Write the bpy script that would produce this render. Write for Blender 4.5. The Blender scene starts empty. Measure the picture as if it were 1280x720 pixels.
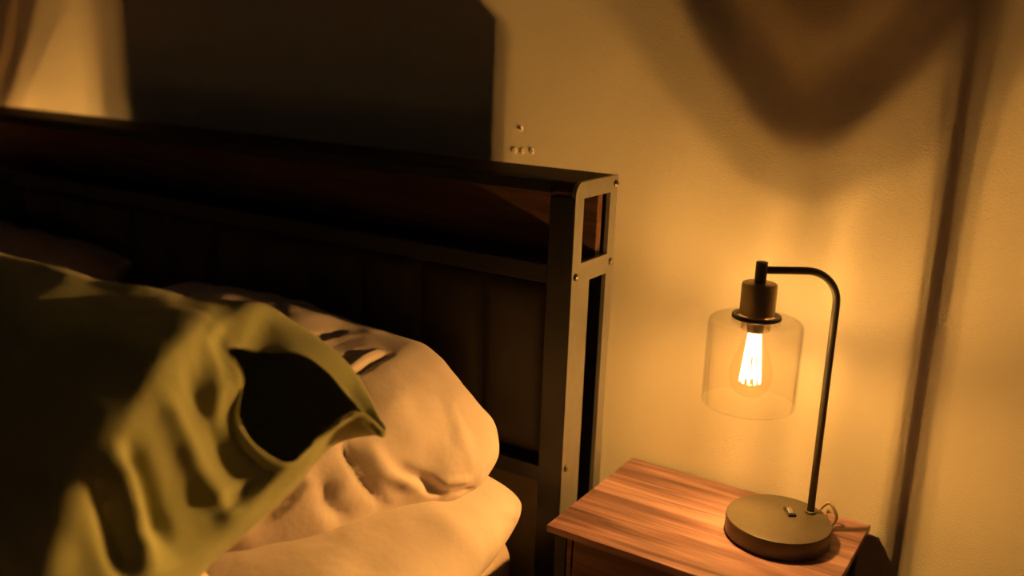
import bpy, bmesh, math, random
from mathutils import Vector, Matrix, noise
from mathutils.bvhtree import BVHTree

random.seed(7)
sc = bpy.context.scene
COL = sc.collection
PI = math.pi

# ------------------------------------------------------------------ camera
CAM = Vector((0.71936, -1.626, 1.36))
YAW, PIT, ROL, FPX = 0.560202546, 0.253053549, 0.0352239748, 1177.487
WALL = 0.012


def cam_axes():
    cy, sy, cp, sp = math.cos(YAW), math.sin(YAW), math.cos(PIT), math.sin(PIT)
    fwd = Vector((-sy * cp, cy * cp, -sp))
    right = Vector((cy, sy, 0))
    up = right.cross(fwd)
    c, s = math.cos(ROL), math.sin(ROL)
    return c * right + s * up, -s * right + c * up, fwd


RT, UP, FW = cam_axes()


def pd(x, y, depth):
    return CAM + depth * (FW + RT * ((x - 640) / FPX) - UP * ((y - 360) / FPX))


cam = bpy.data.cameras.new('camera')
cam.sensor_width = 36
cam.lens = FPX / 1280 * 36
cam.clip_start = 0.01
cam.dof.use_dof = True
cam.dof.focus_distance = 1.62
cam.dof.aperture_fstop = (cam.lens / 1000) / 0.027
co = bpy.data.objects.new('camera', cam)
COL.objects.link(co)
m = Matrix((RT, UP, -FW)).transposed().to_4x4()
m.translation = CAM
co.matrix_world = m
sc.camera = co


# ------------------------------------------------------------------ materials
def mat(name):
    m = bpy.data.materials.new(name)
    m.use_nodes = True
    nt = m.node_tree
    nt.nodes.clear()
    out = nt.nodes.new('ShaderNodeOutputMaterial')
    return m, nt, out


def nd(nt, t, **kw):
    n = nt.nodes.new(t)
    for k, v in kw.items():
        if k in n.inputs:
            n.inputs[k].default_value = v
        else:
            setattr(n, k, v)
    return n


def principled(name, color, rough=0.5, metallic=0.0, spec=0.5, bump=None, vary=None, sheen=0.0):
    m, nt, out = mat(name)
    p = nd(nt, 'ShaderNodeBsdfPrincipled')
    p.inputs['Base Color'].default_value = (*color, 1)
    p.inputs['Roughness'].default_value = rough
    p.inputs['Metallic'].default_value = metallic
    p.inputs['Specular IOR Level'].default_value = spec
    p.inputs['Sheen Weight'].default_value = sheen
    nt.links.new(p.outputs[0], out.inputs[0])
    tc = nd(nt, 'ShaderNodeTexCoord')
    if vary:
        scale, amt = vary
        n = nd(nt, 'ShaderNodeTexNoise', Scale=scale, Detail=4.0)
        nt.links.new(tc.outputs['Object'], n.inputs['Vector'])
        r = nd(nt, 'ShaderNodeMapRange')
        r.inputs[1].default_value = 0.3
        r.inputs[2].default_value = 0.7
        r.inputs[3].default_value = 1 - amt
        r.inputs[4].default_value = 1 + amt
        nt.links.new(n.outputs[0], r.inputs[0])
        mx = nd(nt, 'ShaderNodeVectorMath', operation='SCALE')
        mx.inputs[0].default_value = color
        nt.links.new(r.outputs[0], mx.inputs['Scale'])
        nt.links.new(mx.outputs[0], p.inputs['Base Color'])
    if bump:
        src = None
        for scale, dist, detail in bump:
            n = nd(nt, 'ShaderNodeTexNoise', Scale=scale, Detail=detail)
            nt.links.new(tc.outputs['Object'], n.inputs['Vector'])
            b = nd(nt, 'ShaderNodeBump')
            b.inputs['Strength'].default_value = 1.0
            b.inputs['Distance'].default_value = dist
            nt.links.new(n.outputs[0], b.inputs['Height'])
            if src:
                nt.links.new(src.outputs[0], b.inputs['Normal'])
            src = b
        nt.links.new(src.outputs[0], p.inputs['Normal'])
    return m


def wood(name, c1, c2, c3, planks=None, rough=0.4, along=0, spec=0.4):
    """grain runs along local axis `along`; planks = board width across"""
    m, nt, out = mat(name)
    p = nd(nt, 'ShaderNodeBsdfPrincipled', Roughness=rough)
    p.inputs['Specular IOR Level'].default_value = spec
    nt.links.new(p.outputs[0], out.inputs[0])
    tc = nd(nt, 'ShaderNodeTexCoord')
    sep = nd(nt, 'ShaderNodeSeparateXYZ')
    nt.links.new(tc.outputs['Object'], sep.inputs[0])
    vec = tc.outputs['Object']
    tone = None
    if planks:
        d = nd(nt, 'ShaderNodeMath', operation='DIVIDE')
        nt.links.new(sep.outputs[1 if along == 0 else 0], d.inputs[0])
        d.inputs[1].default_value = planks
        f = nd(nt, 'ShaderNodeMath', operation='FLOOR')
        nt.links.new(d.outputs[0], f.inputs[0])
        wn = nd(nt, 'ShaderNodeTexWhiteNoise', noise_dimensions='1D')
        nt.links.new(f.outputs[0], wn.inputs['W'])
        tone = wn
        cv = nd(nt, 'ShaderNodeVectorMath', operation='ADD')
        sc_ = nd(nt, 'ShaderNodeVectorMath', operation='SCALE')
        nt.links.new(wn.outputs['Color'], sc_.inputs[0])
        sc_.inputs['Scale'].default_value = 7.0
        nt.links.new(tc.outputs['Object'], cv.inputs[0])
        nt.links.new(sc_.outputs[0], cv.inputs[1])
        vec = cv.outputs[0]
    mp = nd(nt, 'ShaderNodeMapping')
    mp.inputs['Scale'].default_value = (1.6, 26, 26) if along == 0 else (26, 26, 1.6)
    nt.links.new(vec, mp.inputs['Vector'])
    n1 = nd(nt, 'ShaderNodeTexNoise', Scale=1.3, Detail=6.0, Distortion=1.1)
    nt.links.new(mp.outputs[0], n1.inputs['Vector'])
    mp2 = nd(nt, 'ShaderNodeMapping')
    mp2.inputs['Scale'].default_value = (8, 190, 190) if along == 0 else (190, 190, 8)
    nt.links.new(vec, mp2.inputs['Vector'])
    n2 = nd(nt, 'ShaderNodeTexNoise', Scale=1.0, Detail=3.0)
    nt.links.new(mp2.outputs[0], n2.inputs['Vector'])
    a = nd(nt, 'ShaderNodeMath', operation='MULTIPLY_ADD')
    nt.links.new(n2.outputs[0], a.inputs[0])
    a.inputs[1].default_value = 0.35
    nt.links.new(n1.outputs[0], a.inputs[2])
    val = a.outputs[0]
    if tone:
        a2 = nd(nt, 'ShaderNodeMath', operation='MULTIPLY_ADD')
        nt.links.new(tone.outputs['Value'], a2.inputs[0])
        a2.inputs[1].default_value = 0.16
        nt.links.new(val, a2.inputs[2])
        val = a2.outputs[0]
    cr = nd(nt, 'ShaderNodeValToRGB')
    e = cr.color_ramp.elements
    e[0].position, e[0].color = 0.42, (*c1, 1)
    e[1].position, e[1].color = 0.95, (*c3, 1)
    k = e.new(0.68)
    k.color = (*c2, 1)
    nt.links.new(val, cr.inputs[0])
    nt.links.new(cr.outputs[0], p.inputs['Base Color'])
    b = nd(nt, 'ShaderNodeBump')
    b.inputs['Strength'].default_value = 0.5
    b.inputs['Distance'].default_value = 0.0006
    nt.links.new(n2.outputs[0], b.inputs['Height'])
    nt.links.new(b.outputs[0], p.inputs['Normal'])
    return m


def glass(name, tint, edge=0.5, rough=0.0, base=0.03):
    m, nt, out = mat(name)
    t = nd(nt, 'ShaderNodeBsdfTransparent')
    t.inputs[0].default_value = (*tint, 1)
    g = nd(nt, 'ShaderNodeBsdfGlossy', Roughness=rough)
    lw = nd(nt, 'ShaderNodeLayerWeight', Blend=0.5)
    pw = nd(nt, 'ShaderNodeMath', operation='POWER')
    nt.links.new(lw.outputs['Facing'], pw.inputs[0])
    pw.inputs[1].default_value = 4.0
    ma = nd(nt, 'ShaderNodeMath', operation='MULTIPLY_ADD')
    nt.links.new(pw.outputs[0], ma.inputs[0])
    ma.inputs[1].default_value = edge
    ma.inputs[2].default_value = base
    mx = nd(nt, 'ShaderNodeMixShader')
    nt.links.new(ma.outputs[0], mx.inputs[0])
    nt.links.new(t.outputs[0], mx.inputs[1])
    nt.links.new(g.outputs[0], mx.inputs[2])
    nt.links.new(mx.outputs[0], out.inputs[0])
    return m


def emitter(name, col, strength, even=True):
    m, nt, out = mat(name)
    e = nd(nt, 'ShaderNodeEmission', Strength=strength)
    e.inputs[0].default_value = (*col, 1)
    lf = nd(nt, 'ShaderNodeLightFalloff', Strength=strength, Smooth=0.0)
    if even:
        nt.links.new(lf.outputs['Constant'], e.inputs['Strength'])
    nt.links.new(e.outputs[0], out.inputs[0])
    return m


M = {}
M['wall'] = principled('wall_paint', (0.82, 0.72, 0.54), 0.55, spec=0.25,
                       bump=[(330, 0.0009, 2.0), (30, 0.0007, 2.0)], vary=(3.0, 0.03))
M['floor'] = wood('floor_boards', (0.05, 0.03, 0.02), (0.09, 0.05, 0.03), (0.14, 0.08, 0.05), planks=0.12)
M['baseboard'] = principled('baseboard_paint', (0.6, 0.56, 0.48), 0.5, vary=(5, 0.03))
M['metal'] = principled('dark_bronze_metal', (0.24, 0.22, 0.185), 0.42, metallic=0.25, spec=0.6,
                        bump=[(900, 0.0002, 2.0)], vary=(40, 0.08))
M['black_metal'] = principled('black_metal', (0.02, 0.019, 0.018), 0.45, metallic=0.2, spec=0.5,
                              bump=[(900, 0.0002, 2.0)])
M['matte_black'] = principled('black_light_block', (0.008, 0.0075, 0.007), 0.9, spec=0.08, vary=(20, .1))
M['lower_panel'] = principled('brown_cover_panel', (0.20, 0.165, 0.10), 0.6, spec=0.3, bump=[(400, .0005, 2.0)], vary=(60, .08))
M['bolt'] = principled('bolt_steel', (0.30, 0.27, 0.22), 0.3, metallic=1.0, bump=[(500, 0.0001, 1.0)])
M['leather'] = principled('brown_upholstery', (0.05, 0.04, 0.032), 0.55, spec=0.3,
                          bump=[(700, 0.0004, 3.0)], vary=(20, 0.1))
M['dark_wood'] = wood('dark_rustic_wood', (0.02, 0.011, 0.008), (0.035, 0.018, 0.012), (0.055, 0.03, 0.02), rough=0.65, spec=0.12)
M['rust_wood'] = wood('rustic_shelf_wood', (0.05, 0.02, 0.013), (0.15, 0.065, 0.04), (0.22, 0.10, 0.062), rough=0.5)
M['table_wood'] = wood('table_plank_wood', (0.07, 0.03, 0.027), (0.28, 0.14, 0.118), (0.52, 0.30, 0.26),
                       planks=0.085, rough=0.38)
M['drawer_wood'] = wood('drawer_wood', (0.07, 0.032, 0.022), (0.15, 0.07, 0.05), (0.24, 0.12, 0.085), rough=0.5)
M['lamp_metal'] = principled('lamp_bronze', (0.125, 0.10, 0.062), 0.42, metallic=0.2, spec=0.4,
                             bump=[(1200, 0.0001, 2.0)], vary=(60, 0.06))
M['cup_metal'] = principled('bronze_lit_tone', (0.40, 0.31, 0.18), 0.42, metallic=0.95, bump=[(900, 0.0001, 2.0)], vary=(60, .06))  # lighter copy of the lamp bronze; the cup's lit look is in the colour
M['switch'] = principled('black_plastic', (0.02, 0.02, 0.018), 0.3, bump=[(800, 0.0001, 1.0)])
M['rocker'] = principled('rocker_plastic', (0.2, 0.18, 0.15), 0.25, bump=[(800, 0.0001, 1.0)])
M['cord'] = principled('clear_cord', (0.42, 0.30, 0.15), 0.3, vary=(50, 0.1))
M['brass'] = principled('threaded_brass', (0.55, 0.42, 0.22), 0.3, metallic=0.8, vary=(80, 0.1))
M['peach'] = principled('peach_cotton', (0.76, 0.61, 0.54), 0.85, spec=0.15, sheen=0.15,
                        bump=[(55, 0.0012, 3.0), (1500, 0.0002, 1.0)], vary=(6, 0.03))
M['olive'] = principled('olive_cotton', (0.45, 0.45, 0.20), 0.85, spec=0.15, sheen=0.15,
                        bump=[(45, 0.0015, 3.0), (1500, 0.0002, 1.0)], vary=(6, 0.04))
M['clay'] = principled('clay_cotton', (0.72, 0.48, 0.34), 0.85, spec=0.15, sheen=0.1,
                       bump=[(45, 0.0015, 3.0)], vary=(6, 0.04))
M['ticking'] = principled('mattress_sheet', (0.62, 0.46, 0.36), 0.85, spec=0.15, bump=[(60, 0.001, 3.0)], vary=(6, 0.04))
M['shade_glass'] = glass('clear_shade_glass', (0.992, 0.985, 0.97), edge=0.75, base=0.012)
M['frost'] = principled('textured_glass_rim', (0.45, 0.36, 0.22), 0.35, bump=[(900, .0006, 2.0)])
M['collar_glass'] = glass('threaded_clear_collar', (0.88, 0.80, 0.66), edge=0.4, base=0.10, rough=.15)
M['bulb_glass'] = glass('amber_bulb_glass', (1.0, 0.97, 0.9), edge=0.35, base=0.02)
LIGHT = (1.0, 0.508, 0.128)
M['filament'] = emitter('glowing_filament', LIGHT, 68000.0)
M['filament_far'] = emitter('glowing_filament_far', LIGHT, 150000.0)
M['strand'] = emitter('glowing_strand', (1.0, 0.72, 0.38), 7.0, False)
M['plaster'] = principled('wall_paint_chip', (0.82, 0.72, 0.54), 0.6, spec=0.25, bump=[(400, 0.0004, 2.0)])


# ------------------------------------------------------------------ mesh helpers
def link(name, bm, material, root=None, parent=None, smooth=False, label=None, mods=None):
    """mesh given in world coordinates; stored relative to its root Empty"""
    off = root.location if root else Vector((0, 0, 0))
    if root:
        bmesh.ops.translate(bm, verts=bm.verts, vec=-off)
    bmesh.ops.recalc_face_normals(bm, faces=bm.faces)
    me = bpy.data.meshes.new(name)
    bm.to_mesh(me)
    bm.free()
    me.materials.append(material)
    if smooth:
        for p in me.polygons:
            p.use_smooth = True
    o = bpy.data.objects.new(name, me)
    COL.objects.link(o)
    o.parent = parent if parent else root
    if label:
        o['label'] = label
    return o


def smooth_angle(o, deg=35):
    me = o.data
    for p in me.polygons:
        p.use_smooth = True
    bm = bmesh.new()
    bm.from_mesh(me)
    for e in bm.edges:
        if len(e.link_faces) == 2 and e.calc_face_angle(0) > math.radians(deg):
            e.smooth = False
    bm.to_mesh(me)
    bm.free()


def box(bm, x0, x1, y0, y1, z0, z1, bev=0.0, seg=2):
    r = bmesh.ops.create_cube(bm, size=1)
    vs = r['verts']
    for v in vs:
        v.co = Vector((x0 + (v.co.x + .5) * (x1 - x0), y0 + (v.co.y + .5) * (y1 - y0), z0 + (v.co.z + .5) * (z1 - z0)))
    if bev:
        es = list({e for v in vs for e in v.link_edges})
        bmesh.ops.bevel(bm, geom=es, offset=bev, segments=seg, profile=0.5, affect='EDGES')


def lathe(bm, cx, cy, prof, n=64, cap0=True, cap1=True):
    """prof: list of (r, z)"""
    rings = []
    for r, z in prof:
        rings.append([bm.verts.new((cx + r * math.cos(2 * PI * i / n), cy + r * math.sin(2 * PI * i / n), z))
                      for i in range(n)])
    for a, b in zip(rings, rings[1:]):
        for i in range(n):
            bm.faces.new((a[i], a[(i + 1) % n], b[(i + 1) % n], b[i]))
    if cap0:
        bm.faces.new(rings[0][::-1])
    if cap1:
        bm.faces.new(rings[-1])
    return rings


def tube(bm, pts, r, n=16, caps=True):
    pts = [Vector(p) for p in pts]
    rings = []
    t0 = (pts[1] - pts[0]).normalized()
    nrm = t0.orthogonal().normalized()
    for i, p in enumerate(pts):
        if i == 0:
            t = pts[1] - pts[0]
        elif i == len(pts) - 1:
            t = pts[-1] - pts[-2]
        else:
            t = pts[i + 1] - pts[i - 1]
        t.normalize()
        nrm = (nrm - t * nrm.dot(t)).normalized()
        b = t.cross(nrm)
        rr = r[i] if isinstance(r, (list, tuple)) else r
        rings.append([bm.verts.new(p + rr * (nrm * math.cos(2 * PI * k / n) + b * math.sin(2 * PI * k / n)))
                      for k in range(n)])
    for a, b in zip(rings, rings[1:]):
        for i in range(n):
            bm.faces.new((a[i], a[(i + 1) % n], b[(i + 1) % n], b[i]))
    if caps:
        bm.faces.new(rings[0][::-1])
        bm.faces.new(rings[-1])


def catmull(p0, p1, p2, p3, t):
    return 0.5 * ((2 * p1) + (p2 - p0) * t + (2 * p0 - 5 * p1 + 4 * p2 - p3) * t * t + (3 * p1 - p0 - 3 * p2 + p3) * t ** 3)


def resample(pts, n, closed):
    """n samples, uniform in the control parameter"""
    out = []
    k = len(pts)
    for i in range(n):
        u = i / n * k if closed else i / (n - 1) * (k - 1)
        j = min(int(math.floor(u)), k - 1 if closed else k - 2)
        t = u - j
        g = (lambda q: pts[q % k]) if closed else (lambda q: pts[max(0, min(k - 1, q))])
        out.append(catmull(g(j - 1), g(j), g(j + 1), g(j + 2), t))
    return out


def loft_grid(rings, nu, nv):
    """rings: list of closed control loops -> grid of nu stations x nv samples"""
    dense = [resample([Vector(p) for p in r], nv, True) for r in rings]
    grid = [[None] * nv for _ in range(nu)]
    for j in range(nv):
        col = resample([d[j] for d in dense], nu, False)
        for i in range(nu):
            grid[i][j] = col[i]
    return grid


def grid_bm(grid, cap0=True, cap1=True):
    bm = bmesh.new()
    vs = [[bm.verts.new(p) for p in row] for row in grid]
    nu, nv = len(vs), len(vs[0])
    for i in range(nu - 1):
        for j in range(nv):
            bm.faces.new((vs[i][j], vs[i][(j + 1) % nv], vs[i + 1][(j + 1) % nv], vs[i + 1][j]))
    for k, c in ((0, cap0), (nu - 1, cap1)):
        if c:
            ctr = bm.verts.new(sum((v.co for v in vs[k]), Vector()) / nv)
            for j in range(nv):
                a, b = vs[k][j], vs[k][(j + 1) % nv]
                bm.faces.new((b, a, ctr) if k == 0 else (a, b, ctr))
    bmesh.ops.recalc_face_normals(bm, faces=bm.faces)
    bm.normal_update()
    return bm


def hit(bm, px, py):
    """first point of the mesh on the sight line through a photo position"""
    tree = BVHTree.FromBMesh(bm)
    d = (pd(px, py, 1.0) - CAM).normalized()
    return tree.ray_cast(CAM, d)[0]


def seg_dist(p, a, b):
    ab = b - a
    t = max(0, min(1, (p - a).dot(ab) / ab.length_squared))
    return (p - (a + ab * t)).length, t


def fold(bm, pts, width, depth):
    """displace along normals by a gaussian ridge / groove along a 3-D polyline"""
    pts = [p for p in pts if p is not None]
    if len(pts) < 2:
        return
    L = len(pts) - 1
    for v in bm.verts:
        best = None
        for k in range(L):
            d, t = seg_dist(v.co, pts[k], pts[k + 1])
            if best is None or d < best[0]:
                best = (d, (k + t) / L)
        d, s = best
        if d < 3.2 * width:
            taper = min(1, 4 * min(s + .12, 1.12 - s))
            v['_'] if False else None
            v.co += v.normal * (depth * taper * math.exp(-(d / width) ** 2))


def rumple(bm, amp, scale, seed, stretch=(1, 1, 1)):
    off = Vector((seed * 3.1, seed * 1.7, seed * 2.3))
    for v in bm.verts:
        p = Vector((v.co.x * stretch[0], v.co.y * stretch[1], v.co.z * stretch[2]))
        v.co += v.normal * amp * noise.fractal(p * scale + off, 1.0, 2.0, 3)


# ------------------------------------------------------------------ scene-graph helpers
def thing(name, loc, label, cat, group=None):
    o = bpy.data.objects.new(name, None)
    o.empty_display_size = 0.05
    COL.objects.link(o)
    o.location = loc
    o['label'] = label
    o['category'] = cat
    if group:
        o['group'] = group
    return o


def tag(o, label, cat, group=None):
    o['label'] = label
    o['category'] = cat
    if group:
        o['group'] = group
    return o


def dup(root, loc, rotz, label):
    r = root.copy()
    COL.objects.link(r)
    r.location = loc
    r.rotation_euler = (0, 0, rotz)
    r['label'] = label
    for ch in list(root.children):
        c = ch.copy()
        COL.objects.link(c)
        c.parent = r
        for g in list(ch.children):
            d = g.copy()
            COL.objects.link(d)
            d.parent = c
    return r


# ------------------------------------------------------------------ setting
bm = bmesh.new()
box(bm, -3.2, 2.2, WALL, WALL + 0.12, 0.0, 2.6)
wall = link('wall_back', bm, M['wall'])
wall['kind'] = 'structure'
bm = bmesh.new()
box(bm, -3.2, 2.2, -3.6, WALL + 0.12, -0.1, 0.0)
fl = link('floor', bm, M['floor'])
fl['kind'] = 'structure'
bm = bmesh.new()
box(bm, -3.2, 2.2, WALL - 0.010, WALL, 0.0, 0.085, 0.003)
bb = link('baseboard_back', bm, M['baseboard'])
bb['kind'] = 'structure'


def on_wall(px, py):
    d = pd(px, py, 1.0) - CAM
    return CAM + d * ((WALL - CAM.y) / d.y)


# filled nail holes: little rings of pushed-out paint
for px, py, r in ((651, 161, .0042), (643, 188, .0045), (653, 189, .0038), (665, 189, .0042)):
    c = on_wall(px, py)
    bm = bmesh.new()
    n = 14
    prof = [(1.6, 0.0), (1.25, .55), (0.85, .62), (0.45, .2), (0.0001, -.02)]
    rings = []
    for rr, h in prof:
        rings.append([bm.verts.new((c.x + r * rr * math.cos(2 * PI * i / n) * .8, c.y - r * h * .8,
                                    c.z + r * rr * math.sin(2 * PI * i / n))) for i in range(n)])
    for a, b in zip(rings, rings[1:]):
        for i in range(n):
            bm.faces.new((a[i], a[(i + 1) % n], b[(i + 1) % n], b[i]))
    link('nail_hole', bm, M['plaster'], parent=wall, smooth=True)
# peeling paint scratches by the far end of the headboard
for pts, r in (([(152, 94), (154, 104), (157, 118), (160, 128)], .0022), ([(124, 108), (128, 113), (133, 116)], .002),
               ([(129, 95), (130, 97)], .0016)):
    bm = bmesh.new()
    w = [on_wall(*p) for p in pts]
    tube(bm, [p + Vector((0, .0009, 0)) for p in w], [r * (.4 + .6 * math.sin(PI * (i + .5) / len(w))) for i in range(len(w))], 8)
    link('paint_scratch', bm, M['plaster'], parent=wall, smooth=True)

# ------------------------------------------------------------------ bed with its headboard
XR, XL = -0.0325, -2.075          # outer faces of the two end frames
YF, YB = -0.234, -0.0765          # front / back of the headboard
ZT = 1.137
bed = thing('bed', (-1.05, -1.1, 0), 'dark bronze metal bed with tall bookcase headboard standing along the wall', 'bed')


def end_frame(xo, inward):
    """xo outer face, inward = +-1 direction to the bed's middle"""
    t = 0.008
    xa, xb = sorted((xo, xo + inward * t))
    bm = bmesh.new()
    # outline of the frame plate in (y,z), rounded front top corner
    r = 0.022
    outer = [(YB, 0.0), (YB, ZT)]
    for k in range(9):
        a = PI / 2 + k / 8 * PI / 2
        outer.append((YF + r + r * math.cos(a), ZT - r + r * math.sin(a)))
    outer.append((YF, 0.0))

    def prism(poly):
        A = [bm.verts.new((xa, y, z)) for y, z in poly]
        B = [bm.verts.new((xb, y, z)) for y, z in poly]
        bm.faces.new(A)
        bm.faces.new(B[::-1])
        for i in range(len(poly)):
            j = (i + 1) % len(poly)
            bm.faces.new((A[i], A[j], B[j], B[i]))
    # ring-shaped plate: built from strips that share the window rims
    yi0, yi1 = -0.204, -0.104
    zi0, zi1 = 0.994, 1.108
    # front post with the rounded top
    front = [(YF, 0.0), (YF, ZT - r)]
    for k in range(9):
        a = PI - k / 8 * PI / 2
        front.append((YF + r + r * math.cos(a), ZT - r + r * math.sin(a)))
    front += [(yi0, ZT), (yi0, 0.0)]
    prism(front)
    prism([(yi1, 0.0), (yi1, ZT), (YB, ZT), (YB, 0.0)])
    prism([(yi0, zi1), (yi0, ZT), (yi1, ZT), (yi1, zi1)])
    prism([(yi0, 0.958), (yi0, zi0), (yi1, zi0), (yi1, 0.958)])
    prism([(yi0, 0.16), (yi0, 0.20), (yi1, 0.20), (yi1, 0.16)])
    o = link('headboard_end_frame', bm, M['metal'], bed)
    xc, xd = sorted((xo + inward * .0008, xo + inward * 0.050))
    bm = bmesh.new()
    box(bm, xc, xd, YF - 0.0008, YF + 0.024, 0.0, 1.112, 0.0015)
    link('front_post_shaded', bm, M['black_metal'], bed)  # separate black part: shade of the unlit post face put into its colour
    for y, z in ((-0.087, 1.122), (-0.090, 0.978), (-0.222, 0.972), (-0.221, 0.612)):
        bm = bmesh.new()
        s = -inward
        prof = [(.0068, 0), (.0068, .0014), (.0058, .0036), (.0036, .0052), (.0006, .0058)]
        n = 16
        rings = [[bm.verts.new((xo + s * h, y + rr * math.cos(2 * PI * i / n), z + rr * math.sin(2 * PI * i / n)))
                  for i in range(n)] for rr, h in prof]
        for a, b in zip(rings, rings[1:]):
            for i in range(n):
                bm.faces.new((a[i], a[(i + 1) % n], b[(i + 1) % n], b[i]))
        bm.faces.new(rings[-1])
        link('bolt', bm, M['bolt'], bed, o, smooth=True)
    return o


end_frame(XR, -1)
end_frame(XL, 1)
xi0, xi1 = XL + 0.0085, XR - 0.0085
bm = bmesh.new()
box(bm, xi0, xi1, YF + 0.004, YB, ZT - 0.018, ZT, 0.002)
link('top_board', bm, M['dark_wood'], bed)
bm = bmesh.new()
box(bm, XL + .05, XR - .05, YF + 0.001, YF + 0.020, ZT - 0.022, ZT, 0.002)
link('front_rail', bm, M['black_metal'], bed)
bm = bmesh.new()
box(bm, XL + .016, XR - 0.016, -0.120, -0.102, 0.985, ZT - 0.018, 0.0015)
link('back_plank', bm, M['rust_wood'], bed)
bm = bmesh.new()
box(bm, xi0, xi1, YF + 0.026, -0.103, 0.966, 0.986, 0.002)
link('shelf_board', bm, M['dark_wood'], bed)
bm = bmesh.new()
box(bm, XL + .05, XR - .05, YF + 0.001, YF + 0.024, 0.955, 0.990, 0.002)
link('shelf_rail', bm, M['black_metal'], bed)
bm = bmesh.new()
box(bm, XL + .05, XR - .05, YF + 0.002, -0.186, 0.574, 0.606, 0.002)
link('bottom_rail', bm, M['black_metal'], bed)
bm = bmesh.new()
box(bm, XL + .009, XR - .009, -0.0820, -0.0770, 0.30, ZT - 0.018, 0.001)
link('back_panel', bm, M['matte_black'], bed)  # black sheet added to stop lamp light leaking behind the headboard
bm = bmesh.new()
box(bm, XL + .031, XR - .031, -0.200, -0.190, 0.20, 0.580, 0.001)
link('lower_panel', bm, M['lower_panel'], bed)  # panel added to cover the wall here, which came out too bright
# upholstered panel, vertical channels
bm = bmesh.new()
x0, x1, z0, z1 = XL + .052, XR - .012, 0.6065, 0.9545
nx, nz = 14 * 16, 22
pitch = 0.150
rows = []
for k in range(nz + 1):
    z = z0 + (z1 - z0) * k / nz
    row = []
    for i in range(nx + 1):
        x = x0 + (x1 - x0) * i / nx
        f = ((x - (-0.236)) / pitch) % 1.0
        e = min(f, 1 - f) * pitch
        ez = min(z - z0, z1 - z)
        ex = min(x1 - x + .0, x - x0)
        puff = (1 - math.exp(-e / .012)) * (1 - math.exp(-ez / .014)) * (1 - math.exp(-ex / .014))
        y = -0.190 - 0.026 * puff + .0015 * noise.noise(Vector((x * 14, z * 9, 0)))
        row.append(bm.verts.new((x, y, z)))
    rows.append(row)
for a, b in zip(rows, rows[1:]):
    for i in range(nx):
        bm.faces.new((a[i], a[i + 1], b[i + 1], b[i]))
back = [[bm.verts.new((v.co.x, -0.156, v.co.z)) for v in (r[0], r[-1])] for r in (rows[0], rows[-1])]
bm.faces.new((rows[0][0], *[back[0][0], back[0][1]], *[v for v in rows[0][:0:-1]]))
bm.faces.new((rows[-1][0], *[v for v in rows[-1][1:]], back[1][1], back[1][0]))
bm.faces.new([back[0][0], back[1][0], back[1][1], back[0][1]])
bm.faces.new([r[0] for r in rows] + [back[1][0], back[0][0]])
bm.faces.new([r[-1] for r in rows] + [back[1][1], back[0][1]])
up = link('upholstered_panel', bm, M['leather'], bed, smooth=False)
smooth_angle(up, 50)
# pale end strip of the panel's backing, seen beside the end posts
for xo, s in ((XR, -1), (XL, 1)):
    a, b = sorted((xo + s * 0.006, xo + s * 0.018))
    bm = bmesh.new()
    box(bm, a, b, -0.206, -0.156, 0.20, 0.960, 0.0015)
    link('end_strip', bm, M['metal'], bed)
# mattress support
for xa, xb in ((-0.085, -0.055), (-2.05, -2.02)):
    bm = bmesh.new()
    box(bm, xa, xb, -2.30, YF, 0.20, 0.26, 0.003)
    link('side_rail', bm, M['metal'], bed)
bm = bmesh.new()
box(bm, -2.05, -0.055, -2.33, -2.30, 0.20, 0.26, 0.003)
link('foot_rail', bm, M['metal'], bed)
bm = bmesh.new()
box(bm, -2.02, -0.085, -2.30, YF - .002, 0.225, 0.245, 0.002)
link('slat_base', bm, M['dark_wood'], bed)
for x in (-0.09, -2.05):
    bm = bmesh.new()
    box(bm, x, x + .035, -2.33, -2.295, 0.0, 0.20, 0.002)
    link('leg', bm, M['metal'], bed)

# ------------------------------------------------------------------ mattress
bm = bmesh.new()
box(bm, -2.0, -0.095, -2.26, -0.265, 0.247, 0.478, 0.05, 6)
bmesh.ops.subdivide_edges(bm, edges=[e for e in bm.edges if e.calc_length() > .3], cuts=24, use_grid_fill=True)
bm.normal_update()
rumple(bm, 0.004, 9, 3)
mt = link('mattress', bm, M['ticking'], smooth=True)
tag(mt, 'mattress in a fitted peach sheet under the pillows', 'mattress')


# ------------------------------------------------------------------ pillows
def pillow_bm(L, W, T, nu=90, nv=60, pinch=0.05, rnd=0.0, pw=4, low=.8):
    """flat pillow, half sizes L, W, T; corners drawn out, edges bowed in"""
    bm = bmesh.new()
    top, bot = [], []
    for i in range(nu + 1):
        u = -math.cos(PI * i / nu)
        ra, rb = [], []
        for j in range(nv + 1):
            v = -math.cos(PI * j / nv)
            x = L * u * (1 - pinch * (1 - v * v)) * (1 - rnd * v ** 8)
            y = W * v * (1 - pinch * 1.3 * (1 - u * u)) * (1 - rnd * 1.4 * u ** 8)
            h = T * max(0, (1 - u ** pw)) ** 0.5 * max(0, (1 - v ** pw)) ** 0.5
            edge = i in (0, nu) or j in (0, nv)
            a = bm.verts.new((x, y, h))
            b = a if edge else bm.verts.new((x, y, -h * low))
            ra.append(a)
            rb.append(b)
        top.append(ra)
        bot.append(rb)
    for i in range(nu):
        for j in range(nv):
            bm.faces.new((top[i][j], top[i + 1][j], top[i + 1][j + 1], top[i][j + 1]))
            q = (bot[i][j], bot[i][j + 1], bot[i + 1][j + 1], bot[i + 1][j])
            if len(set(q)) >= 3 and set(q) != {top[i][j], top[i + 1][j], top[i + 1][j + 1], top[i][j + 1]}:
                bm.faces.new(q)
    bm.normal_update()
    return bm


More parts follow.
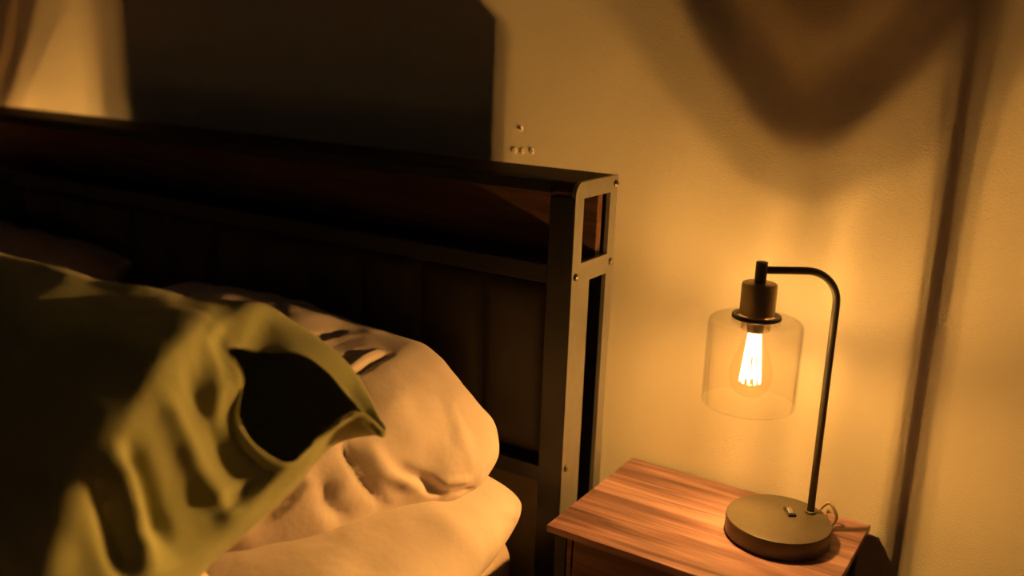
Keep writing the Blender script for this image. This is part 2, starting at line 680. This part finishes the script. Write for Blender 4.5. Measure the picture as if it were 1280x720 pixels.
# lower pillow, lying flat at the bed's edge
bm = pillow_bm(0.43, 0.29, 0.074, pinch=0.02, rnd=0.05, pw=6, low=1.0)
bmesh.ops.transform(bm, matrix=Matrix.Translation((-0.425, -0.640, 0.550)) @ Matrix.Rotation(math.radians(13), 4, 'Z'),
                    verts=bm.verts)
bm.normal_update()
rumple(bm, 0.010, 6, 5)
bm.normal_update()
for seg, w, dp in (([(666, 640), (650, 632), (632, 628)], .007, -.006), ([(663, 655), (646, 645), (630, 642)], .007, .005),
                   ([(655, 664), (640, 652)], .006, -.005), ([(600, 700), (560, 660), (540, 640)], .03, .006)):
    fold(bm, [hit(bm, *p) for p in seg], w, dp)
pb = link('pillow', bm, M['peach'], smooth=True)
tag(pb, 'peach pillow lying flat at the bed edge, its gathered corner overhanging beside the nightstand', 'pillow')


# propped pillow against the headboard
def sec(x, yc, zc, a, b, tilt, n=14, sq=0.8):
    ct, st = math.cos(math.radians(tilt)), math.sin(math.radians(tilt))
    out = []
    for k in range(n):
        th = 2 * PI * k / n
        c, s = math.cos(th), math.sin(th)
        p = a * math.copysign(abs(c) ** sq, c)
        q = b * math.copysign(abs(s) ** sq, s)
        out.append(Vector((x, yc + p * ct - q * st, zc + p * st + q * ct)))
    return out


rings = [sec(-1.12, -.43, .69, .10, .02, 22), sec(-1.08, -.43, .69, .17, .05, 22), sec(-.98, -.44, .69, .215, .09, 24),
         sec(-.80, -.49, .715, .245, .11, 16), sec(-.60, -.535, .714, .295, .115, 14), sec(-.42, -.555, .710, .300, .110, 13),
         sec(-.30, -.545, .704, .280, .102, 14), sec(-.22, -.485, .696, .205, .09, 16), sec(-.165, -.42, .682, .125, .075, 21),
         sec(-.125, -.395, .668, .085, .055, 24), sec(-.102, -.385, .656, .052, .034, 26), sec(-.092, -.383, .652, .024, .014, 26), sec(-.0905, -.383, .652, .004, .003, 26)]
bm = grid_bm(loft_grid(rings, 170, 150))
rumple(bm, 0.014, 5.5, 11)
bm.normal_update()
for seg, w, dp in (
        ([(388, 425), (410, 416), (428, 412)], .006, -.007), ([(400, 432), (420, 424), (440, 420)], .007, .006),
        ([(428, 452), (446, 440), (462, 437)], .006, -.008), ([(445, 466), (466, 452), (487, 443)], .006, -.009),
        ([(436, 462), (456, 447), (475, 440)], .007, .008),
        ([(425, 552), (436, 575), (452, 600), (478, 632)], .008, -.010), ([(418, 540), (400, 570), (372, 610)], .016, .014),
        ([(460, 560), (480, 590), (520, 605)], .014, .010), ([(500, 585), (530, 600), (548, 618)], .011, -.013),
        ([(398, 585), (372, 612), (345, 640), (318, 660)], .008, -.010), ([(405, 600), (410, 630), (430, 650)], .012, -.010),
        ([(560, 500), (575, 540), (590, 580)], .012, .003), ([(618, 606), (590, 612), (545, 614)], .006, -.006),
        ([(612, 594), (585, 600), (552, 602)], .008, .006)):
    fold(bm, [hit(bm, *p) for p in seg], w, dp)
    bm.normal_update()
pa = link('pillow', bm, M['peach'], smooth=True)
tag(pa, 'plump peach pillow propped on the headboard, right behind the olive pillow', 'pillow')

# far pillow, dark clay, showing above the olive one
bm = pillow_bm(0.40, 0.25, 0.11)
bmesh.ops.transform(bm, matrix=Matrix.Translation((-1.69, -.42, .70)) @ Matrix.Rotation(math.radians(28), 4, 'X') @
                    Matrix.Rotation(math.radians(3), 4, 'Y'), verts=bm.verts)
bm.normal_update()
rumple(bm, 0.014, 6, 21)
pdk = link('pillow', bm, M['clay'], smooth=True)
tag(pdk, 'clay brown pillow in shadow against the headboard, at the far side of the bed', 'pillow')

# olive pillow in front: a pillowcase lofted from cross-sections, its open mouth to the right
R0 = [(322, 438, 1.285), (300, 434, 1.26), (284, 440, 1.235), (300, 478, 1.215), (294, 525, 1.205), (314, 563, 1.205),
      (356, 582, 1.22), (395, 549, 1.265), (440, 520, 1.31), (470, 538, 1.335), (440, 498, 1.33), (388, 450, 1.31)]
R1 = [(336, 392, 1.37), (300, 402, 1.30), (272, 430, 1.235), (297, 475, 1.21), (291, 525, 1.20), (312, 566, 1.20),
      (356, 586, 1.215), (396, 552, 1.26), (442, 522, 1.305), (479, 543, 1.34), (448, 470, 1.37), (400, 424, 1.38)]
R2 = [(305, 386, 1.37), (275, 394, 1.29), (255, 424, 1.20), (246, 490, 1.16), (225, 565, 1.13), (222, 640, 1.115),
      (280, 668, 1.14), (345, 632, 1.22), (385, 592, 1.32), (400, 545, 1.42), (380, 470, 1.45), (340, 408, 1.42)]
R3 = [(240, 372, 1.36), (226, 384, 1.26), (205, 420, 1.145), (165, 500, 1.075), (125, 590, 1.035), (110, 690, 1.015),
      (170, 745, 1.03), (255, 716, 1.14), (310, 655, 1.29), (330, 570, 1.41), (305, 470, 1.45), (268, 395, 1.43)]
R4 = [(120, 343, 1.31), (85, 366, 1.22), (35, 430, 1.11), (-5, 540, 1.03), (-20, 660, .985), (10, 790, .96),
      (90, 840, .99), (180, 790, 1.12), (225, 690, 1.28), (240, 580, 1.40), (210, 470, 1.44), (160, 380, 1.40)]


def ring(r):
    return [pd(*p) for p in r]


w4 = ring(R4)
c4 = sum(w4, Vector()) / len(w4)
ax = Vector((-0.93, -0.30, 0.11)).normalized()
rings = [ring(R0), ring(R1), ring(R2), ring(R3), w4,
         [p + ax * .22 for p in w4], [c4 + (p - c4) * .93 + ax * .42 for p in w4],
         [c4 + (p - c4) * .62 + ax * .56 for p in w4], [c4 + (p - c4) * .2 + ax * .62 for p in w4]]
bm = grid_bm(loft_grid(rings, 180, 160), cap0=False, cap1=True)
rumple(bm, 0.012, 5.5, 31)
bm.normal_update()
for seg, w, dp in (
        ([(262, 440), (272, 490), (262, 530)], .014, .006), ([(235, 470), (262, 530), (300, 600)], .012, -.006),
        ([(205, 500), (240, 570), (285, 640)], .014, .012), ([(165, 560), (190, 620), (205, 670)], .012, -.014),
        ([(145, 575), (165, 640), (185, 700)], .012, .014), ([(120, 610), (140, 670), (160, 720)], .012, -.012),
        ([(330, 590), (300, 620), (270, 640)], .010, -.008)):
    fold(bm, [hit(bm, *p) for p in seg], w, dp)
    bm.normal_update()
pc = link('pillow', bm, M['olive'], smooth=True)
sd = pc.modifiers.new('thickness', 'SOLIDIFY')
sd.thickness = 0.003
sd.offset = -1
tag(pc, 'large olive green pillow in front, open pillowcase end towards the lamp', 'pillow')
# comforter heaped under the olive pillow
bm = bmesh.new()
nx, ny = 130, 110
gx0, gx1, gy0, gy1 = -1.98, -0.11, -2.2, -0.80


def comf(x, y):
    dx = min(gx1 - .02 * math.sin(y * 7) - x, x - gx0)
    dy = min(gy1 + .03 * math.sin(x * 9) - y, y - gy0)
    e = max(0.0, min(dx, dy))
    w, cr_ = .11, .13
    if dx < cr_ and dy < cr_:
        e = max(0.0, cr_ - math.hypot(cr_ - dx, cr_ - dy))
    k = 1.0 if e > w else math.sqrt(max(0, 1 - (1 - e / w) ** 2))
    hgt = .09 + .115 * math.exp(-((y + .95) / .26) ** 2)
    hgt += .022 * noise.fractal(Vector((x * 5, y * 5, 2)), 1.0, 2.0, 3)
    return .493 + k * hgt


rows = [[bm.verts.new((gx0 + (gx1 - gx0) * i / nx, gy0 + (gy1 - gy0) * j / ny,
                       comf(gx0 + (gx1 - gx0) * i / nx, gy0 + (gy1 - gy0) * j / ny))) for i in range(nx + 1)]
        for j in range(ny + 1)]
for a, b in zip(rows, rows[1:]):
    for i in range(nx):
        bm.faces.new((a[i], a[i + 1], b[i + 1], b[i]))
cf = link('comforter', bm, M['peach'], smooth=True)
sd = cf.modifiers.new('thickness', 'SOLIDIFY')
sd.thickness = 0.012
sd.offset = -1
tag(cf, 'rumpled peach comforter heaped on the mattress under the olive pillow', 'comforter')

# ------------------------------------------------------------------ nightstand
NW, ND_, NZ = 0.465, 0.340, 0.560
ns = thing('nightstand', (NW / 2, -ND_ / 2, 0), 'reddish plank-topped nightstand with black metal frame carrying the lit lamp',
           'nightstand', 'nightstands beside the bed')
bm = bmesh.new()
box(bm, 0, NW, -ND_, 0, NZ - .013, NZ, .0012)
link('tabletop', bm, M['table_wood'], ns)
for x in (.014, NW - .036):
    for y in (-.332, -.028):
        bm = bmesh.new()
        box(bm, x, x + .022, y, y + .022, 0, NZ - .013, .0015)
        link('leg', bm, M['black_metal'], ns)
for x in (.018, NW - .030):
    bm = bmesh.new()
    box(bm, x, x + .012, -.310, -.028, .10, NZ - .013, .001)
    link('side_panel', bm, M['black_metal'], ns)
bm = bmesh.new()
box(bm, .036, NW - .036, -.030, -.020, .10, NZ - .013, .001)
link('back_panel', bm, M['black_metal'], ns)
bm = bmesh.new()
box(bm, .030, NW - .030, -.330, -.030, .10, .118, .001)
link('bottom_shelf', bm, M['dark_wood'], ns)
for x0_, x1_ in ((.036, .046), (NW - .046, NW - .036)):
    bm = bmesh.new()
    box(bm, x0_, x1_, -.330, -.312, .118, NZ - .013, .001)
    link('stile', bm, M['drawer_wood'], ns)
for z0_, z1_ in ((.345, .543), (.124, .338)):
    bm = bmesh.new()
    box(bm, .049, NW - .049, -.331, -.312, z0_, z1_, .002)
    dr = link('drawer', bm, M['drawer_wood'], ns)
    bm = bmesh.new()
    zc = (z0_ + z1_) / 2
    tube(bm, [(NW / 2 - .05, -.331, zc), (NW / 2 - .05, -.352, zc), (NW / 2 + .05, -.352, zc), (NW / 2 + .05, -.331, zc)], .004, 10)
    link('handle', bm, M['black_metal'], ns, dr)

# ------------------------------------------------------------------ lamp
BX, BY = .3387, -.136            # base centre
AX, AY = .273, -.162             # axis of bulb and shade
PX, PY = .3785, -.0852           # pole
lamp = thing('table_lamp', (BX, BY, NZ), 'lit bronze table lamp with clear glass shade and arched arm on the nightstand',
             'lamp', 'bedside table lamps')
zb, zt = NZ, NZ + .033
bm = bmesh.new()
lathe(bm, BX, BY, [(.080, zb), (.0865, zb + .001), (.088, zb + .003), (.088, zt - .003), (.0872, zt - .0008), (.085, zt)], 96)
o = link('lamp_base', bm, M['lamp_metal'], lamp)
smooth_angle(o, 40)
# pole + arch
bm = bmesh.new()
d = Vector((AX - PX, AY - PY, 0))
L = d.length
d.normalize()
P0 = Vector((PX, PY, 0))
za = 1.0225
rb_ = .055
pts = [P0 + Vector((0, 0, zt)), P0 + Vector((0, 0, .75)), P0 + Vector((0, 0, za - rb_ - .02))]
for k in range(13):
    a = k / 12 * PI / 2
    pts.append(P0 + d * (rb_ - rb_ * math.cos(a)) + Vector((0, 0, za - rb_ + rb_ * math.sin(a))))
pts += [P0 + d * (L - .02) + Vector((0, 0, za)), P0 + d * L + Vector((0, 0, za))]
tube(bm, pts, .0062, 20)
o = link('pole', bm, M['lamp_metal'], lamp, smooth=True)
bm = bmesh.new()
lathe(bm, PX, PY, [(.0092, zt), (.0092, zt + .003), (.0080, zt + .0045), (.0064, zt + .0045)], 32, True, False)
link('pole_collar', bm, M['lamp_metal'], lamp, smooth=True)
bm = bmesh.new()
lathe(bm, AX, AY, [(.0094, .996), (.0096, 1.034), (.0090, 1.0358), (.0075, 1.0363)], 32)
o = link('stem', bm, M['lamp_metal'], lamp)
smooth_angle(o, 40)
bm = bmesh.new()
lathe(bm, AX, AY, [(.0250, .9490), (.0284, .9495), (.0284, .997), (.0275, 1.0002), (.0255, 1.0012), (.010, 1.0014)], 64)
o = link('socket_cup', bm, M['cup_metal'], lamp)
smooth_angle(o, 40)
bm = bmesh.new()
lathe(bm, AX, AY, [(.0325, .9415), (.0388, .9418), (.0400, .9430), (.0400, .9465), (.0388, .948), (.0325, .948), (.0325, .9415)], 64, False, False)
o = link('socket_flange', bm, M['lamp_metal'], lamp)
smooth_angle(o, 40)
# threaded collar under the glass
bm = bmesh.new()
prof = [(.0235, .9525)]
for k in range(7):
    z = .9415 - k * .003
    prof += [(.0235, z), (.0222, z - .0015)]
prof.append((.0215, .9215))
lathe(bm, AX, AY, prof, 48, False, False)
link('threaded_collar', bm, M['collar_glass'], lamp, smooth=True)
# clear glass shade, open below
bm = bmesh.new()
R, th = .0768, .0022
zs0, zs1, sh = .795, .9412, .012
prof = [(.025, zs1), (R - sh, zs1)]
for k in range(1, 9):
    a = k / 8 * PI / 2
    prof.append((R - sh + sh * math.sin(a), zs1 - sh + sh * math.cos(a)))
prof += [(R, zs1 - .05), (R, zs0 + .002), (R - .0011, zs0), (R - th, zs0 + .002), (R - th, zs1 - .05)]
for k in range(8, -1, -1):
    a = k / 8 * PI / 2
    prof.append((R - sh + (sh - th) * math.sin(a), zs1 - sh + (sh - th) * math.cos(a)))
prof.append((.025, zs1 - th))
lathe(bm, AX, AY, prof, 96, False, False)
o = link('lamp_shade', bm, M['shade_glass'], lamp, smooth=True, label='clear glass cylinder shade')
bm = bmesh.new()
lathe(bm, AX, AY, [(.0120, .9180), (.0135, .9215), (.0140, .936), (.0160, .9575)], 40)
link('bulb_cap', bm, M['brass'], lamp, smooth=True)
# bulb
bm = bmesh.new()
prof = [(.0125, .9215), (.0130, .917), (.0150, .909), (.0195, .897), (.0255, .882), (.0310, .867), (.0342, .853),
        (.0348, .843), (.0335, .832), (.0290, .821), (.0220, .8135), (.0130, .8092), (.0010, .808)]
dense = resample([Vector((r, z, 0)) for r, z in prof], 48, False)
lathe(bm, AX, AY, [(v.x, v.y) for v in dense], 48, True, True)
bulb = link('bulb', bm, M['bulb_glass'], lamp, smooth=True, label='glowing pear-shaped bulb')
bm = bmesh.new()
n = 10
for k in range(n):
    a0 = 2 * PI * k / n
    a1 = a0 + .5
    top = Vector((AX + .0095 * math.cos(a0), AY + .0095 * math.sin(a0), .914))
    bot = Vector((AX + .0165 * math.cos(a1), AY + .0165 * math.sin(a1), .832))
    tube(bm, [top, (top + bot) / 2, bot], .0021, 8)
o = link('filament_strands', bm, M['strand'], lamp, bulb)
o['kind'] = 'stuff'
bm = bmesh.new()
pts = []
for k in range(61):
    a = 2 * PI * k / 60
    pts.append((AX + .0090 * math.cos(a), AY + .0090 * math.sin(a), .883 + .003 * math.sin(a * 9)))
tube(bm, pts[:-1], .0016, 6)
link('filament', bm, M['filament'], lamp, bulb)
# switch on the base
bm = bmesh.new()
dirx = Vector((.353 - .335, -.130 + .104, 0)).normalized()
ang = math.atan2(dirx.y, dirx.x)
box(bm, -.0145, .0145, -.0072, .0072, 0, .0055, .0015)
T = Matrix.Translation((.3495, -.1085, zt - .0005)) @ Matrix.Rotation(ang, 4, 'Z')
bmesh.ops.transform(bm, matrix=T, verts=bm.verts)
sw = link('switch', bm, M['switch'], lamp, label='black rocker switch')
bm = bmesh.new()
box(bm, -.0085, .0085, -.0045, .0045, .005, .0075, .0012)
bmesh.ops.transform(bm, matrix=T @ Matrix.Rotation(math.radians(6), 4, 'Y'), verts=bm.verts)
link('rocker', bm, M['rocker'], lamp, sw)
# cord looping behind the base
bm = bmesh.new()
pts = [Vector(p) for p in ((.378, -.062, .568), (.388, -.050, .590), (.398, -.046, .6005), (.408, -.046, .594), (.4145, -.046, .580),
                           (.411, -.048, .5655), (.401, -.044, .5632), (.392, -.030, .5632), (.388, -.012, .5632), (.387, .004, .560),
                           (.387, .0085, .545), (.387, .0085, .40))]
tube(bm, resample(pts, 70, False), .0028, 10)
link('cord', bm, M['cord'], lamp, smooth=True, label='translucent brown power cord')

# the same pair stands at the far side of the bed, beyond the left edge of the frame
ns['label'] = 'reddish plank-topped nightstand with black metal frame right of the bed'
n2 = dup(ns, (XL - .27 - .02, -ND_ / 2, 0), 0, 'matching nightstand on the far left side of the bed, out of frame')
l2 = dup(lamp, (XL - .213, -.110, NZ), math.radians(160), 'matching lit lamp on the far nightstand, out of frame')

for c in l2.children:
    for g in c.children:
        if g.name.startswith('filament') and not g.name.startswith('filament_strands'):
            g.data = g.data.copy()
            g.data.materials[0] = M['filament_far']

# ------------------------------------------------------------------ world and view
w = bpy.data.worlds.new('room_dark')
w.use_nodes = True
w.node_tree.nodes['Background'].inputs[0].default_value = (1.0, 0.72, 0.5, 1)
w.node_tree.nodes['Background'].inputs[1].default_value = 0.009
sc.world = w
vs = sc.view_settings
vs.view_transform = 'Standard'
vs.look = 'None'
vs.gamma = 1
vs.use_curve_mapping = False
vs.exposure = 0.0
sc.cycles.use_denoising = True
sc.cycles.max_bounces = 10
sc.cycles.diffuse_bounces = 1
sc.cycles.transparent_max_bounces = 24
sc.cycles.sample_clamp_indirect = 6
sc.cycles.caustics_reflective = True
